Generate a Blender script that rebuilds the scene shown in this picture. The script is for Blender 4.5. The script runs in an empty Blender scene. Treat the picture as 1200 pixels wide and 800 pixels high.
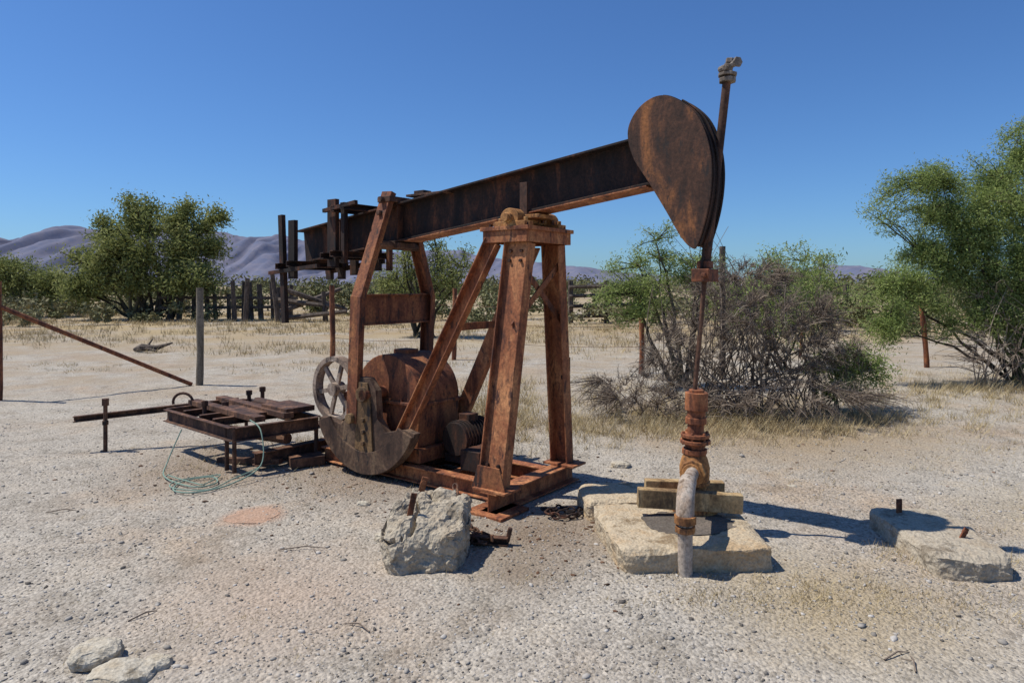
import bpy, bmesh, math, random
import numpy as np
from mathutils import Vector, Matrix, noise
random.seed(7); rng = np.random.default_rng(7)
scene = bpy.context.scene
col = scene.collection

# ------------------------------------------------------------ materials
def new_mat(name):
    m = bpy.data.materials.new(name); m.use_nodes = True
    nt = m.node_tree; b = nt.nodes["Principled BSDF"]
    b.inputs["Roughness"].default_value = 0.85
    b.inputs["Specular IOR Level"].default_value = 0.25
    return m, nt, b
def N(nt, t, **kw):
    n = nt.nodes.new(t)
    for k, v in kw.items():
        if k in n.inputs: n.inputs[k].default_value = v
        else: setattr(n, k, v)
    return n
def ramp(nt, fac, stops):
    r = nt.nodes.new("ShaderNodeValToRGB"); cr = r.color_ramp
    while len(cr.elements) < len(stops): cr.elements.new(0.5)
    for e, (p, c) in zip(cr.elements, stops):
        e.position = p; e.color = (c[0], c[1], c[2], 1)
    nt.links.new(fac, r.inputs[0]); return r
def mixc(nt, fac, a, b, mode='MIX'):
    m = nt.nodes.new("ShaderNodeMix"); m.data_type = 'RGBA'; m.blend_type = mode
    for s, v in ((m.inputs[0], fac), (m.inputs[6], a), (m.inputs[7], b)):
        if isinstance(v, (int, float)): s.default_value = v
        elif isinstance(v, tuple): s.default_value = (v[0], v[1], v[2], 1)
        else: nt.links.new(v, s)
    return m.outputs[2]
def noise_n(nt, vec, scale, detail=4, rough=0.6, dist=0.0):
    n = N(nt, "ShaderNodeTexNoise"); n.inputs["Scale"].default_value = scale
    n.inputs["Detail"].default_value = detail; n.inputs["Roughness"].default_value = rough
    n.inputs["Distortion"].default_value = dist
    nt.links.new(vec, n.inputs["Vector"]); return n.outputs["Fac"]
def bump(nt, b, h, strength, dist):
    n = N(nt, "ShaderNodeBump"); n.inputs["Strength"].default_value = strength
    n.inputs["Distance"].default_value = dist
    nt.links.new(h, n.inputs["Height"]); nt.links.new(n.outputs[0], b.inputs["Normal"])

def rust(name, dark, mid, light, bias=0.0, rough=0.8, stretch=(1, 1, 0.35)):
    m, nt, b = new_mat(name)
    tc = N(nt, "ShaderNodeTexCoord"); mp = N(nt, "ShaderNodeMapping")
    mp.inputs["Scale"].default_value = stretch
    nt.links.new(tc.outputs["Object"], mp.inputs["Vector"])
    n1 = noise_n(nt, mp.outputs[0], 5, 5, 0.72, 0.5)
    n2 = noise_n(nt, tc.outputs["Object"], 48, 3, 0.72)
    n3 = noise_n(nt, mp.outputs[0], 16, 4, 0.72)
    r = ramp(nt, n1, [(0.36 + bias, dark), (0.5 + bias, mid), (0.66 + bias, light)])
    r2 = ramp(nt, n2, [(0.32, (0.5, 0.5, 0.5)), (0.68, (1.4, 1.33, 1.25))])
    c = mixc(nt, 0.8, r.outputs[0], r2.outputs[0], 'MULTIPLY')
    r3 = ramp(nt, n3, [(0.55, (0, 0, 0)), (0.66, (1, 1, 1))])
    c2 = mixc(nt, r3.outputs[0], c, tuple(0.55 * d + 0.01 for d in dark))
    nt.links.new(c2, b.inputs["Base Color"])
    b.inputs["Roughness"].default_value = rough
    b.inputs["Specular IOR Level"].default_value = 0.35
    bump(nt, b, n2, 0.35, 0.004)
    return m
M_rust = rust("rust_red", (0.06, 0.024, 0.015), (0.20, 0.07, 0.033), (0.36, 0.15, 0.06))
M_leg = rust("rust_leg", (0.11, 0.038, 0.021), (0.29, 0.105, 0.045), (0.50, 0.23, 0.10), -.02)
M_dark = rust("rust_dark", (0.013, 0.008, 0.007), (0.038, 0.019, 0.013), (0.15, 0.055, 0.025), 0.02)
M_head = rust("rust_head", (0.038, 0.021, 0.015), (0.095, 0.044, 0.026), (0.30, 0.12, 0.042), 0.015)
M_och = rust("rust_ochre", (0.14, 0.06, 0.024), (0.38, 0.18, 0.062), (0.52, 0.32, 0.13))
M_brown = rust("rust_brown", (0.032, 0.017, 0.012), (0.09, 0.044, 0.028), (0.22, 0.115, 0.065))
M_crank = rust("rust_crank", (0.035, 0.02, 0.014), (0.085, 0.05, 0.033), (0.21, 0.14, 0.085), .01)
M_arm = rust("rust_arm", (.06, .035, .02), (.17, .10, .045), (.30, .20, .10))
M_pale = rust("pale_iron", (0.12, 0.08, 0.06), (0.27, 0.20, 0.15), (0.40, 0.33, 0.27), -0.04)
M_pipe = rust("galvanised_pipe", (0.24, 0.16, 0.10), (0.38, 0.31, 0.25), (0.48, 0.43, 0.37), -0.05)
M_oldwood = rust("weathered_timber", (0.05, 0.036, 0.027), (0.10, 0.075, 0.058), (0.19, 0.15, 0.12))
M_postwood = rust("grey_post_wood", (0.11, 0.09, 0.065), (0.19, 0.16, 0.12), (0.28, 0.24, 0.18))
M_yellow = rust("yellow_timber", (0.16, 0.10, 0.05), (0.37, 0.25, 0.12), (0.50, 0.38, 0.21), .01)
M_galv = rust("dull_metal", (0.05, 0.04, 0.03), (0.13, 0.105, 0.085), (0.27, 0.235, 0.20))

def concrete(name, base, tan, dark=0.6):
    m, nt, b = new_mat(name)
    tc = N(nt, "ShaderNodeTexCoord")
    n1 = noise_n(nt, tc.outputs["Object"], 4, 6, 0.72)
    n2 = noise_n(nt, tc.outputs["Object"], 60, 3, 0.7)
    v = N(nt, "ShaderNodeTexVoronoi"); v.inputs["Scale"].default_value = 55
    nt.links.new(tc.outputs["Object"], v.inputs["Vector"])
    r = ramp(nt, n1, [(0.36, tuple(x * dark for x in tan)), (0.47, base), (0.62, tan)])
    r2 = ramp(nt, n2, [(0.3, (0.55, 0.55, 0.55)), (0.6, (1.1, 1.1, 1.1))])
    c = mixc(nt, 0.75, r.outputs[0], r2.outputs[0], 'MULTIPLY')
    nt.links.new(c, b.inputs["Base Color"])
    h = N(nt, "ShaderNodeMath", operation='ADD')
    nt.links.new(n2, h.inputs[0]); nt.links.new(v.outputs["Distance"], h.inputs[1])
    bump(nt, b, h.outputs[0], 0.6, 0.009)
    b.inputs["Roughness"].default_value = 0.95
    return m
M_conc = concrete("old_concrete", (0.50, 0.41, 0.285), (0.44, 0.315, 0.185))
M_concg = concrete("grey_concrete", (0.43, 0.37, 0.28), (0.36, 0.29, 0.205))
M_stone = concrete("pale_stone", (0.50, 0.45, 0.36), (0.42, 0.35, 0.25))

def attr_mat(name, c0, c1, c2, trans=0.0, rough=0.9):
    m, nt, b = new_mat(name)
    a = N(nt, "ShaderNodeAttribute"); a.attribute_name = "shade"
    r = ramp(nt, a.outputs["Fac"], [(0.0, c0), (0.5, c1), (1.0, c2)])
    nt.links.new(r.outputs[0], b.inputs["Base Color"])
    b.inputs["Roughness"].default_value = rough
    b.inputs["Specular IOR Level"].default_value = 0.1
    if trans > 0:
        d = N(nt, "ShaderNodeBsdfDiffuse"); nt.links.new(r.outputs[0], d.inputs["Color"])
        t = N(nt, "ShaderNodeBsdfTranslucent"); mx = N(nt, "ShaderNodeMixShader")
        mx.inputs[0].default_value = trans
        nt.links.new(r.outputs[0], t.inputs["Color"])
        nt.links.new(d.outputs[0], mx.inputs[1]); nt.links.new(t.outputs[0], mx.inputs[2])
        nt.links.new(mx.outputs[0], nt.nodes["Material Output"].inputs["Surface"])
    return m
M_leafR = attr_mat("paloverde_leaves", (0.13, 0.18, 0.055), (0.26, 0.325, 0.10), (0.39, 0.44, 0.17), 0.4)
M_leafL = attr_mat("mesquite_leaves", (0.12, 0.145, 0.05), (0.25, 0.275, 0.095), (0.37, 0.38, 0.16), 0.35)
M_brush = attr_mat("brush_leaves", (0.085, 0.09, 0.045), (0.16, 0.165, 0.075), (0.27, 0.245, 0.14))
M_twig = attr_mat("dead_twigs", (0.10, 0.075, 0.055), (0.20, 0.155, 0.12), (0.35, 0.285, 0.22))
M_bark = attr_mat("bark", (0.03, 0.025, 0.018), (0.065, 0.055, 0.038), (0.11, 0.095, 0.06))
M_grass = attr_mat("dry_grass", (0.26, 0.19, 0.095), (0.43, 0.335, 0.18), (0.57, 0.48, 0.30))
M_peb = attr_mat("pebbles", (0.12, 0.105, 0.09), (0.33, 0.30, 0.26), (0.50, 0.465, 0.42))
M_flake = attr_mat("rust_flakes", (0.05, 0.03, 0.02), (0.12, 0.06, 0.035), (0.2, 0.12, 0.08))
M_rope = attr_mat("green_rope", (0.2, 0.27, 0.22), (0.22, 0.31, 0.25), (0.25, 0.33, 0.28))

# ------------------------------------------------------------ mesh helpers
class MB:
    def __init__(s): s.v = []; s.f = []; s.m = []; s.sh = []
    def add(s, vs, fs, mi=0, sh=0.5):
        o = len(s.v); s.v += [tuple(x) for x in vs]
        s.f += [tuple(i + o for i in f) for f in fs]; s.m += [mi] * len(fs); s.sh += [sh] * len(vs)
    def box(s, c, size, rot=None, mi=0):
        hx, hy, hz = [x / 2 for x in size]; R = rot or Matrix.Identity(3)
        vs = [Vector(c) + R @ Vector((x, y, z)) for x in (-hx, hx) for y in (-hy, hy) for z in (-hz, hz)]
        s.add(vs, [(0, 1, 3, 2), (4, 6, 7, 5), (0, 4, 5, 1), (2, 3, 7, 6), (0, 2, 6, 4), (1, 5, 7, 3)], mi)
    def prism(s, p0, p1, prof, xd, mi=0):
        p0 = Vector(p0); p1 = Vector(p1); ax = (p1 - p0).normalized(); x = Vector(xd)
        x = (x - ax * x.dot(ax)).normalized(); y = ax.cross(x); n = len(prof)
        vs = [p + x * a + y * b for p in (p0, p1) for a, b in prof]
        fs = [(i, (i + 1) % n, n + (i + 1) % n, n + i) for i in range(n)]
        fs += [tuple(range(n - 1, -1, -1)), tuple(range(n, 2 * n))]
        s.add(vs, fs, mi)
    def cyl(s, p0, p1, r, n=16, mi=0, r1=None):
        p0 = Vector(p0); p1 = Vector(p1)
        s.tube([p0, p1], [r, r if r1 is None else r1], n, mi, caps=True)
    def tube(s, pts, rad, n=8, mi=0, caps=False, sh=0.5):
        vs = []; fs = []; L = len(pts); ref = None
        for i, p in enumerate(pts):
            d = (Vector(pts[min(i + 1, L - 1)]) - Vector(pts[max(i - 1, 0)]))
            if d.length < 1e-9: d = Vector((0, 0, 1))
            d.normalize()
            if ref is None: ref = Vector((1, 0, 0)) if abs(d.x) < 0.8 else Vector((0, 1, 0))
            x = (ref - d * ref.dot(d)).normalized(); y = d.cross(x); ref = x
            r = rad[i] if hasattr(rad, '__len__') else rad
            for k in range(n):
                a = 2 * math.pi * k / n
                vs.append(Vector(p) + x * (r * math.cos(a)) + y * (r * math.sin(a)))
        for i in range(L - 1):
            for k in range(n):
                k2 = (k + 1) % n
                fs.append((i * n + k, i * n + k2, (i + 1) * n + k2, (i + 1) * n + k))
        if caps: fs += [tuple(range(n - 1, -1, -1)), tuple(range((L - 1) * n, L * n))]
        s.add(vs, fs, mi, sh)
    def plate(s, outline, w0, w1, mi=0):   # outline in (s,z), extruded along w
        n = len(outline)
        vs = [(a, w0, b) for a, b in outline] + [(a, w1, b) for a, b in outline]
        fs = [(i, (i + 1) % n, n + (i + 1) % n, n + i) for i in range(n)]
        fs += [tuple(range(n - 1, -1, -1)), tuple(range(n, 2 * n))]
        s.add(vs, fs, mi)
    def obj(s, name, mats, parent=None, bev=0.0, smooth=False):
        me = bpy.data.meshes.new(name); me.from_pydata(s.v, [], s.f)
        for m in (mats if isinstance(mats, (list, tuple)) else [mats]): me.materials.append(m)
        me.polygons.foreach_set("material_index", s.m)
        a = me.attributes.new("shade", 'FLOAT', 'POINT'); a.data.foreach_set("value", s.sh)
        bm = bmesh.new(); bm.from_mesh(me); bmesh.ops.recalc_face_normals(bm, faces=bm.faces); bm.to_mesh(me); bm.free()
        o = bpy.data.objects.new(name, me); col.objects.link(o)
        if parent: o.parent = parent
        if smooth:
            me.polygons.foreach_set("use_smooth", [True] * len(me.polygons))
            try: me.set_sharp_from_angle(angle=math.radians(40))
            except Exception: pass
        if bev > 0:
            md = o.modifiers.new("b", 'BEVEL'); md.width = bev; md.segments = 2; md.limit_method = 'ANGLE'
            md.angle_limit = math.radians(50)
        return o
def np_mesh(name, V, F, mats, shade=None, smooth=False):
    me = bpy.data.meshes.new(name); k = F.shape[1]
    me.vertices.add(len(V)); me.vertices.foreach_set("co", V.astype(np.float32).ravel())
    me.loops.add(F.size); me.loops.foreach_set("vertex_index", F.astype(np.int32).ravel())
    me.polygons.add(len(F)); me.polygons.foreach_set("loop_start", np.arange(0, F.size, k, dtype=np.int32))
    for m in (mats if isinstance(mats, (list, tuple)) else [mats]): me.materials.append(m)
    me.update(calc_edges=True); me.validate()
    if shade is not None:
        a = me.attributes.new("shade", 'FLOAT', 'POINT'); a.data.foreach_set("value", shade.astype(np.float32))
    if smooth: me.polygons.foreach_set("use_smooth", [True] * len(me.polygons))
    o = bpy.data.objects.new(name, me); col.objects.link(o); return o
def join(objs, name):
    bpy.ops.object.select_all(action='DESELECT')
    for o in objs: o.select_set(True)
    bpy.context.view_layer.objects.active = objs[0]; bpy.ops.object.join()
    objs[0].name = name; return objs[0]
def empty(name, loc=(0, 0, 0), rz=0):
    e = bpy.data.objects.new(name, None); col.objects.link(e); e.location = loc
    e.rotation_euler = (0, 0, rz); e.empty_display_size = 0.2; return e
def Hs(h, w, t=0.012, tw=0.010):
    a = h / 2; b = w / 2; c = tw / 2
    return [(-a, -b), (-a + t, -b), (-a + t, -c), (a - t, -c), (a - t, -b), (a, -b), (a, b), (a - t, b), (a - t, c), (-a + t, c), (-a + t, b), (-a, b)]
def Cs(h, w, t=0.012):
    a = h / 2
    return [(-a, 0), (a, 0), (a, w), (a - t, w), (a - t, t), (-a + t, t), (-a + t, w), (-a, w)]
def Cm(h, w, t=0.012): return [(x, -y) for x, y in Cs(h, w, t)][::-1]
def Rc(h, w): return [(-h / 2, -w / 2), (h / 2, -w / 2), (h / 2, w / 2), (-h / 2, w / 2)]

def gh(x, y):
    d = math.hypot(x - 0.5, y - 5)
    a = 0.022 * noise.noise(Vector((x * 0.55, y * 0.55, 3))) + 0.011 * noise.noise(Vector((x * 2.1, y * 2.1, 7)))
    if d < 18: a += 0.007 * noise.noise(Vector((x * 8, y * 8, 1)))
    return a
# ------------------------------------------------------------ ground
def axis(lo, hi, d0, d1, step, grow):
    a = list(np.arange(lo, hi, step)); st = step; x = hi
    while x < d1: a.append(x); st *= grow; x += st
    a.append(d1); st = step; x = lo - step; b = []
    while x > d0: b.append(x); st *= grow; x -= st
    b.append(d0); return np.array(b[::-1] + a)
xs = axis(-6.5, 7.5, -9000, 9000, 0.04, 1.09); ys = axis(1.6, 10.5, -400, 9000, 0.04, 1.09)
V = np.zeros((len(xs) * len(ys), 3)); k = 0
for y in ys:
    for x in xs:
        V[k] = (x, y, gh(x, y)); k += 1
nx = len(xs); I = np.arange(len(ys) - 1)[:, None] * nx + np.arange(nx - 1)[None, :]
F = np.stack([I, I + 1, I + 1 + nx, I + nx], -1).reshape(-1, 4)
m, nt, b = new_mat("desert_ground")
geo = N(nt, "ShaderNodeNewGeometry"); P = geo.outputs["Position"]
sep = N(nt, "ShaderNodeSeparateXYZ"); nt.links.new(P, sep.inputs[0])
big = noise_n(nt, P, 0.6, 4, 0.64, 0.3); med = noise_n(nt, P, 2.4, 6, 0.72); fine = noise_n(nt, P, 40, 3, 0.8)
vor = N(nt, "ShaderNodeTexVoronoi"); vor.inputs["Scale"].default_value = 52; nt.links.new(P, vor.inputs["Vector"])
c1 = ramp(nt, big, [(0.36, (0.43, 0.39, 0.33)), (0.52, (0.405, 0.36, 0.30)), (0.66, (0.385, 0.31, 0.235))])
c2 = ramp(nt, med, [(0.34, (0.72, 0.70, 0.67)), (0.5, (1, 1, 1)), (0.68, (1.12, 1.09, 1.04))])
c = mixc(nt, 0.9, c1.outputs[0], c2.outputs[0], 'MULTIPLY')
sv = N(nt, "ShaderNodeSeparateColor"); nt.links.new(vor.outputs["Color"], sv.inputs[0])
c3 = ramp(nt, sv.outputs[0], [(0.0, (0.42, 0.41, 0.40)), (0.2, (0.92, 0.92, 0.92)), (0.8, (1.02, 1.02, 1.02)), (1.0, (1.28, 1.28, 1.28))])
c = mixc(nt, 0.65, c, c3.outputs[0], 'MULTIPLY')
c4 = ramp(nt, fine, [(0.34, (0.5, 0.48, 0.46)), (0.5, (1, 1, 1)), (0.68, (1.18, 1.18, 1.18))])
c = mixc(nt, 0.7, c, c4.outputs[0], 'MULTIPLY')
# tan earth patches of the dirt road and beyond
nb = noise_n(nt, P, 0.35, 5, 0.7); nb2 = noise_n(nt, P, 0.09, 3, 0.6)
mid = N(nt, "ShaderNodeMapRange"); mid.inputs[1].default_value = 7.0; mid.inputs[2].default_value = 12; nt.links.new(sep.outputs[1], mid.inputs[0])
rm = ramp(nt, noise_n(nt, P, 0.8, 5, 0.72), [(0.45, (0, 0, 0)), (0.6, (0.75, 0.75, 0.75))])
mm0 = N(nt, "ShaderNodeMath", operation='MULTIPLY'); nt.links.new(mid.outputs[0], mm0.inputs[0]); nt.links.new(rm.outputs[0], mm0.inputs[1])
c = mixc(nt, mm0.outputs[0], c, mixc(nt, 0.8, (0.36, 0.285, 0.20), c4.outputs[0], 'MULTIPLY'))
far = N(nt, "ShaderNodeMapRange"); far.inputs[1].default_value = 14.5; far.inputs[2].default_value = 25
nt.links.new(sep.outputs[1], far.inputs[0])
rr = ramp(nt, nb, [(0.38, (0, 0, 0)), (0.54, (0.95, 0.95, 0.95))])
mm = N(nt, "ShaderNodeMath", operation='MULTIPLY'); nt.links.new(far.outputs[0], mm.inputs[0]); nt.links.new(rr.outputs[0], mm.inputs[1])
straw = ramp(nt, nb2, [(0.4, (0.34, 0.25, 0.14)), (0.6, (0.40, 0.31, 0.18))])
c = mixc(nt, mm.outputs[0], c, straw.outputs[0])
def spot(cx, cy, r0, r1):
    d = N(nt, "ShaderNodeVectorMath", operation='DISTANCE'); cmb = N(nt, "ShaderNodeCombineXYZ")
    cmb.inputs[0].default_value = cx; cmb.inputs[1].default_value = cy; nt.links.new(P, d.inputs[0]); nt.links.new(cmb.outputs[0], d.inputs[1])
    ad = N(nt, "ShaderNodeMath", operation='MULTIPLY_ADD'); nt.links.new(med, ad.inputs[0]); ad.inputs[1].default_value = -0.9 * r1; nt.links.new(d.outputs["Value"], ad.inputs[2])
    mr = N(nt, "ShaderNodeMapRange"); mr.inputs[1].default_value = r1 - 0.45 * r1; mr.inputs[2].default_value = r0 - 0.45 * r1; nt.links.new(ad.outputs[0], mr.inputs[0])
    return mr.outputs[0]
for cx, cy, r0, r1, cc in ((0.2, 4.55, 0.1, 0.8, (0.24, 0.185, 0.135)), (-1.0, 6.3, 0.3, 1.4, (0.22, 0.16, 0.115)), (-1.85, 4.9, 0.12, 0.26, (0.43, 0.28, 0.195)),
                       (3.0, 8.0, 0.8, 2.4, (0.33, 0.255, 0.17)), (0.05, 3.95, 0.0, 0.45, (0.25, 0.20, 0.15)), (-1.2, 3.6, 0.1, 0.9, (0.42, 0.335, 0.26)),
                       (1.7, 3.55, 0.1, 0.9, (0.38, 0.305, 0.20)), (-2.6, 6.4, .3, 1.2, (.29, .23, .175)), (4.2, 4.6, .2, 1.3, (.40, .33, .23))):
    c = mixc(nt, spot(cx, cy, r0, r1), c, mixc(nt, 0.8, cc, c4.outputs[0], 'MULTIPLY'))
nt.links.new(c, b.inputs["Base Color"]); b.inputs["Roughness"].default_value = 1.0; b.inputs["Specular IOR Level"].default_value = 0.05
h = N(nt, "ShaderNodeMath", operation='MULTIPLY_ADD'); nt.links.new(vor.outputs["Distance"], h.inputs[0]); h.inputs[1].default_value = -1.0; nt.links.new(fine, h.inputs[2])
bump(nt, b, h.outputs[0], 0.75, 0.013)
np_mesh("ground", V, F, m, smooth=True)

# ------------------------------------------------------------ pebbles
def ico():
    bm = bmesh.new(); bmesh.ops.create_icosphere(bm, subdivisions=1, radius=1)
    v = np.array([x.co[:] for x in bm.verts]); f = np.array([[q.index for q in p.verts] for p in bm.faces]); bm.free(); return v, f
iv, iF = ico()
def pebbles(name, pts, sizes, mat, flat=1.0):
    n = len(pts); base = iv[None] * (1 + 0.28 * rng.standard_normal((n, len(iv), 1)))
    sc = sizes[:, None, None] * np.stack([rng.uniform(.7, 1.4, n), rng.uniform(.7, 1.2, n), flat * rng.uniform(.4, .8, n)], -1)[:, None]
    a = rng.uniform(0, 6.28, n); ca, sa = np.cos(a)[:, None], np.sin(a)[:, None]
    q = base * sc; x = q[..., 0] * ca - q[..., 1] * sa; y = q[..., 0] * sa + q[..., 1] * ca
    q = np.stack([x, y, q[..., 2]], -1) + pts[:, None]
    Fq = (iF[None] + (np.arange(n) * len(iv))[:, None, None]).reshape(-1, 3)
    sh = np.repeat(np.clip(rng.normal(.5, .3, n), 0, 1), len(iv))
    return np_mesh(name, q.reshape(-1, 3), Fq, mat, sh)
n = 34000; yy = 2.2 + 10 * rng.beta(1.1, 2.2, n); xx = rng.uniform(-0.85, 0.85, n) * yy
keep = np.array([noise.noise(Vector((x * 0.9, y * 0.9, 20))) * 1.3 + random.random() * .9 > 0.22 for x, y in zip(xx, yy)])
xx, yy = xx[keep], yy[keep]; sz = np.clip(rng.lognormal(-5.42, 0.48, len(xx)), 0.002, 0.026)
zz = np.array([gh(x, y) for x, y in zip(xx, yy)]) + sz * 0.15
pebbles("gravel", np.stack([xx, yy, zz], -1), sz, M_peb)
xx = np.concatenate([rng.normal(-.9, 1.0, 260), rng.normal(.3, .5, 220), rng.normal(-2.6, .6, 120), rng.normal(2.6, 1.5, 120)])
yy = np.concatenate([rng.normal(5.9, .7, 260), rng.normal(4.6, .45, 220), rng.normal(6.0, .5, 120), rng.normal(6.5, 1.2, 120)])
sz = np.clip(rng.lognormal(-4.9, .5, len(xx)), .004, .025); pebbles("rust_flake_debris", np.stack([xx, yy, np.array([gh(x, y) for x, y in zip(xx, yy)]) + .002], -1), sz, M_flake, .5)

# ------------------------------------------------------------ slabs and rocks
def slab(name, c4, z1, mat, amp=0.012, nseg=30, z0=-0.06, rnd=0.03, seed=0, topfn=None, corner=.05, crack=0.0):
    bm = bmesh.new(); bmesh.ops.create_cube(bm, size=2)
    bmesh.ops.subdivide_edges(bm, edges=bm.edges, cuts=nseg, use_grid_fill=True)
    A, B, C, D = [Vector((p[0], p[1], 0)) for p in c4]
    for v in bm.verts:
        x, y, z = v.co
        L = max(abs(x), abs(y)); edge = max(0, (L - .85) / .15)
        cr = abs(x) ** 6 * abs(y) ** 6 * corner; x *= 1 - cr; y *= 1 - cr
        u = (x + 1) / 2; w = (y + 1) / 2
        p = A.lerp(B, u).lerp(D.lerp(C, u), w)
        zt = z1 if topfn is None else topfn(u, w)
        p.z = z0 + (zt - z0) * (z + 1) / 2
        if z > .7:
            ch = max(0, noise.noise(p * 5 + Vector((seed, 3, 0))) + .15) * 1.6
            p.z -= edge ** 2 * rnd * (0.25 + ch)
        q = p * 3.5 + Vector((seed * 7, 0, 0))
        flat = .35 if z > .98 else 1.0
        p += flat * (amp * 2.0 * noise.noise_vector(q) + amp * 1.1 * noise.noise_vector(p * 13)) + amp * 0.5 * noise.noise_vector(p * 40)
        if crack:
            d = abs(noise.noise(Vector((p.x * 3.2, p.y * 3.2, p.z * 3 + seed))))
            if d < .05: p -= (p - (A + C) / 2).normalized() * crack * (1 - d / .05)
        v.co = p
    me = bpy.data.meshes.new(name); bm.to_mesh(me); bm.free(); me.materials.append(mat)
    o = bpy.data.objects.new(name, me); col.objects.link(o); return o
slab("concrete_slab", [(0.62, 3.90), (1.52, 3.92), (1.50, 4.78), (0.54, 4.70)], 0.15, M_conc, 0.010)
slab("concrete_slab", [(0.52, 4.76), (1.3, 4.84), (1.28, 5.3), (0.50, 5.25)], 0.14, M_conc, 0.012, seed=2)
slab("concrete_slab", [(2.40, 3.86), (2.84, 3.84), (2.98, 4.72), (2.46, 4.74)], 0.12, M_concg, 0.013, seed=3, corner=.08)
def tp(u, w): return 0.19 + 0.15 * min(1, w * 2.4) * (1 - 0.35 * u) + 0.05 * noise.noise(Vector((u * 4, w * 4, 2)))
slab("concrete_block", [(-0.77, 3.93), (-0.30, 3.95), (-0.24, 4.5), (-0.66, 4.55)], 0.33, M_concg, 0.024, nseg=44, rnd=0.07, seed=5, topfn=tp, corner=.12, crack=.06)
def rock(name, c, s, mat, seed, rz=0):
    bm = bmesh.new(); bmesh.ops.create_icosphere(bm, subdivisions=4, radius=1)
    for v in bm.verts:
        p = v.co.copy(); p = Vector((math.copysign(abs(p.x) ** .7, p.x), math.copysign(abs(p.y) ** .7, p.y), math.copysign(abs(p.z) ** .6, p.z)))
        p += 0.25 * noise.noise_vector(v.co * 1.6 + Vector((seed, 0, 0))) + 0.06 * noise.noise_vector(v.co * 7 + Vector((seed, 0, 0)))
        p = Vector((p.x * s[0], p.y * s[1], p.z * s[2])); v.co = Matrix.Rotation(rz, 3, 'Z') @ p + Vector(c)
    me = bpy.data.meshes.new(name); bm.to_mesh(me); bm.free(); me.materials.append(mat)
    o = bpy.data.objects.new(name, me); col.objects.link(o); return o
rock("rock", (-1.84, 3.02, 0.015), (0.10, 0.09, 0.055), M_stone, 1, .4)
rock("rock", (-1.66, 2.90, 0.00), (0.13, 0.09, 0.04), M_stone, 4, .1)
rock("rock", (-1.55, 2.98, 0.00), (0.06, 0.05, 0.03), M_stone, 9)
rock("rock", (-0.82, 4.45, 0.01), (0.07, 0.06, 0.035), M_stone, 12)
rock("rock", (-1.12, 5.15, 0.0), (0.05, 0.04, 0.025), M_stone, 15)
rock("rock", (2.30, 5.60, 0.0), (0.04, 0.04, 0.02), M_stone, 18)
rock("rock", (1.00, 6.3, 0.0), (0.09, 0.06, 0.03), M_stone, 22)
rock("dirt_mound", (-1.84, 4.9, -0.005), (0.19, 0.14, 0.02), concrete("red_dirt", (0.44, 0.28, 0.19), (0.42, 0.29, 0.21), .85), 30)
M_oil = concrete("oily_gravel", (0.13, 0.11, 0.09), (0.18, 0.145, 0.115))
rock("oily_gravel_patch", (1.12, 4.33, 0.146), (0.27, 0.20, 0.014), M_oil, 33)

def bolts(name, lst):
    for p, d, L, w in lst:
        b_ = MB(); p = Vector(p); d = Vector(d).normalized()
        b_.prism(p, p + d * L, Rc(w, w * .3), (1, .2, 0)); b_.cyl(p + d * L * .75 + Vector((0, -w * .3, 0)), p + d * L * .75 + Vector((0, w * .3, 0)), w * .42, 8)
        b_.obj(name, M_rust, bev=.002)
bolts("anchor_bolt", [((-0.62, 4.10, 0.24), (0.2, 0, 1), 0.17, 0.035), ((-0.60, 4.42, 0.28), (0.3, 0, 1), 0.14, 0.04),
                      ((2.62, 4.62, 0.08), (0.0, 0, 1), 0.13, 0.04), ((2.72, 4.15, 0.09), (0.5, 0, 1), 0.1, 0.035)])

# ------------------------------------------------------------ PUMPJACK (local s,w,z)
PJ = empty("pumpjack", (0.14, 5.38, 0), math.atan2(-0.6, 0.8))
S = (1, 0, 0)
k = MB()
for w in (-0.30, 0.30):
    k.prism((-2.15, w, 0.085), (-0.07, w, 0.085), Hs(0.13, 0.10), (0, 0, 1))
k.prism((0.03, -0.56, 0.085), (0.03, 0.58, 0.085), Hs(0.15, 0.15), (0, 0, 1))
for s in (-2.0, -1.15, -0.62): k.prism((s, -0.24, 0.08), (s, 0.24, 0.08), Hs(0.11, 0.08), (0, 0, 1))
k.box((0.03, -0.46, 0.17), (0.30, 0.20, 0.018)); k.box((0.03, 0.46, 0.17), (0.30, 0.20, 0.018))
k.box((0.03, -0.46, 0.011), (0.34, 0.34, 0.022))
k.obj("skid_base", M_leg, PJ, 0.003)
k = MB()
k.prism((0.01, -0.50, 0.18), (0.06, -0.24, 1.985), Cs(0.19, 0.10, 0.013), S)
k.prism((0.01, 0.50, 0.18), (0.06, 0.29, 1.985), Cm(0.17, 0.10, 0.013), S)
k.prism((-0.088, -0.513, 0.18), (-0.038, -0.253, 1.985), Rc(0.012, 0.05), S)
for sg, wt, wb in ((-1, -0.23, -0.33), (1, 0.23, 0.33)):
    k.prism((-0.16, wt, 1.99), (-1.20, wb, 0.14), (Cs if sg < 0 else Cm)(0.13, 0.07, 0.012), (1, 0, 0))
k.obj("samson_post_legs", M_leg, PJ, 0.003)
k = MB()
k.prism((0.09, -0.25, 1.82), (0.07, 0.36, 1.35), Rc(0.05, 0.01), (0, .7, .7))
k.prism((0.105, 0.26, 1.82), (0.085, -0.34, 1.35), Rc(0.05, 0.01), (0, .7, -.7))
k.prism((-0.52, -0.27, 1.32), (-0.52, 0.27, 1.32), Rc(0.06, 0.012), (0, 0, 1))
k.plate([(-0.15, 0.16), (0.17, 0.16), (0.11, 0.34), (-0.09, 0.34)], -.535, -.525)
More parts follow.
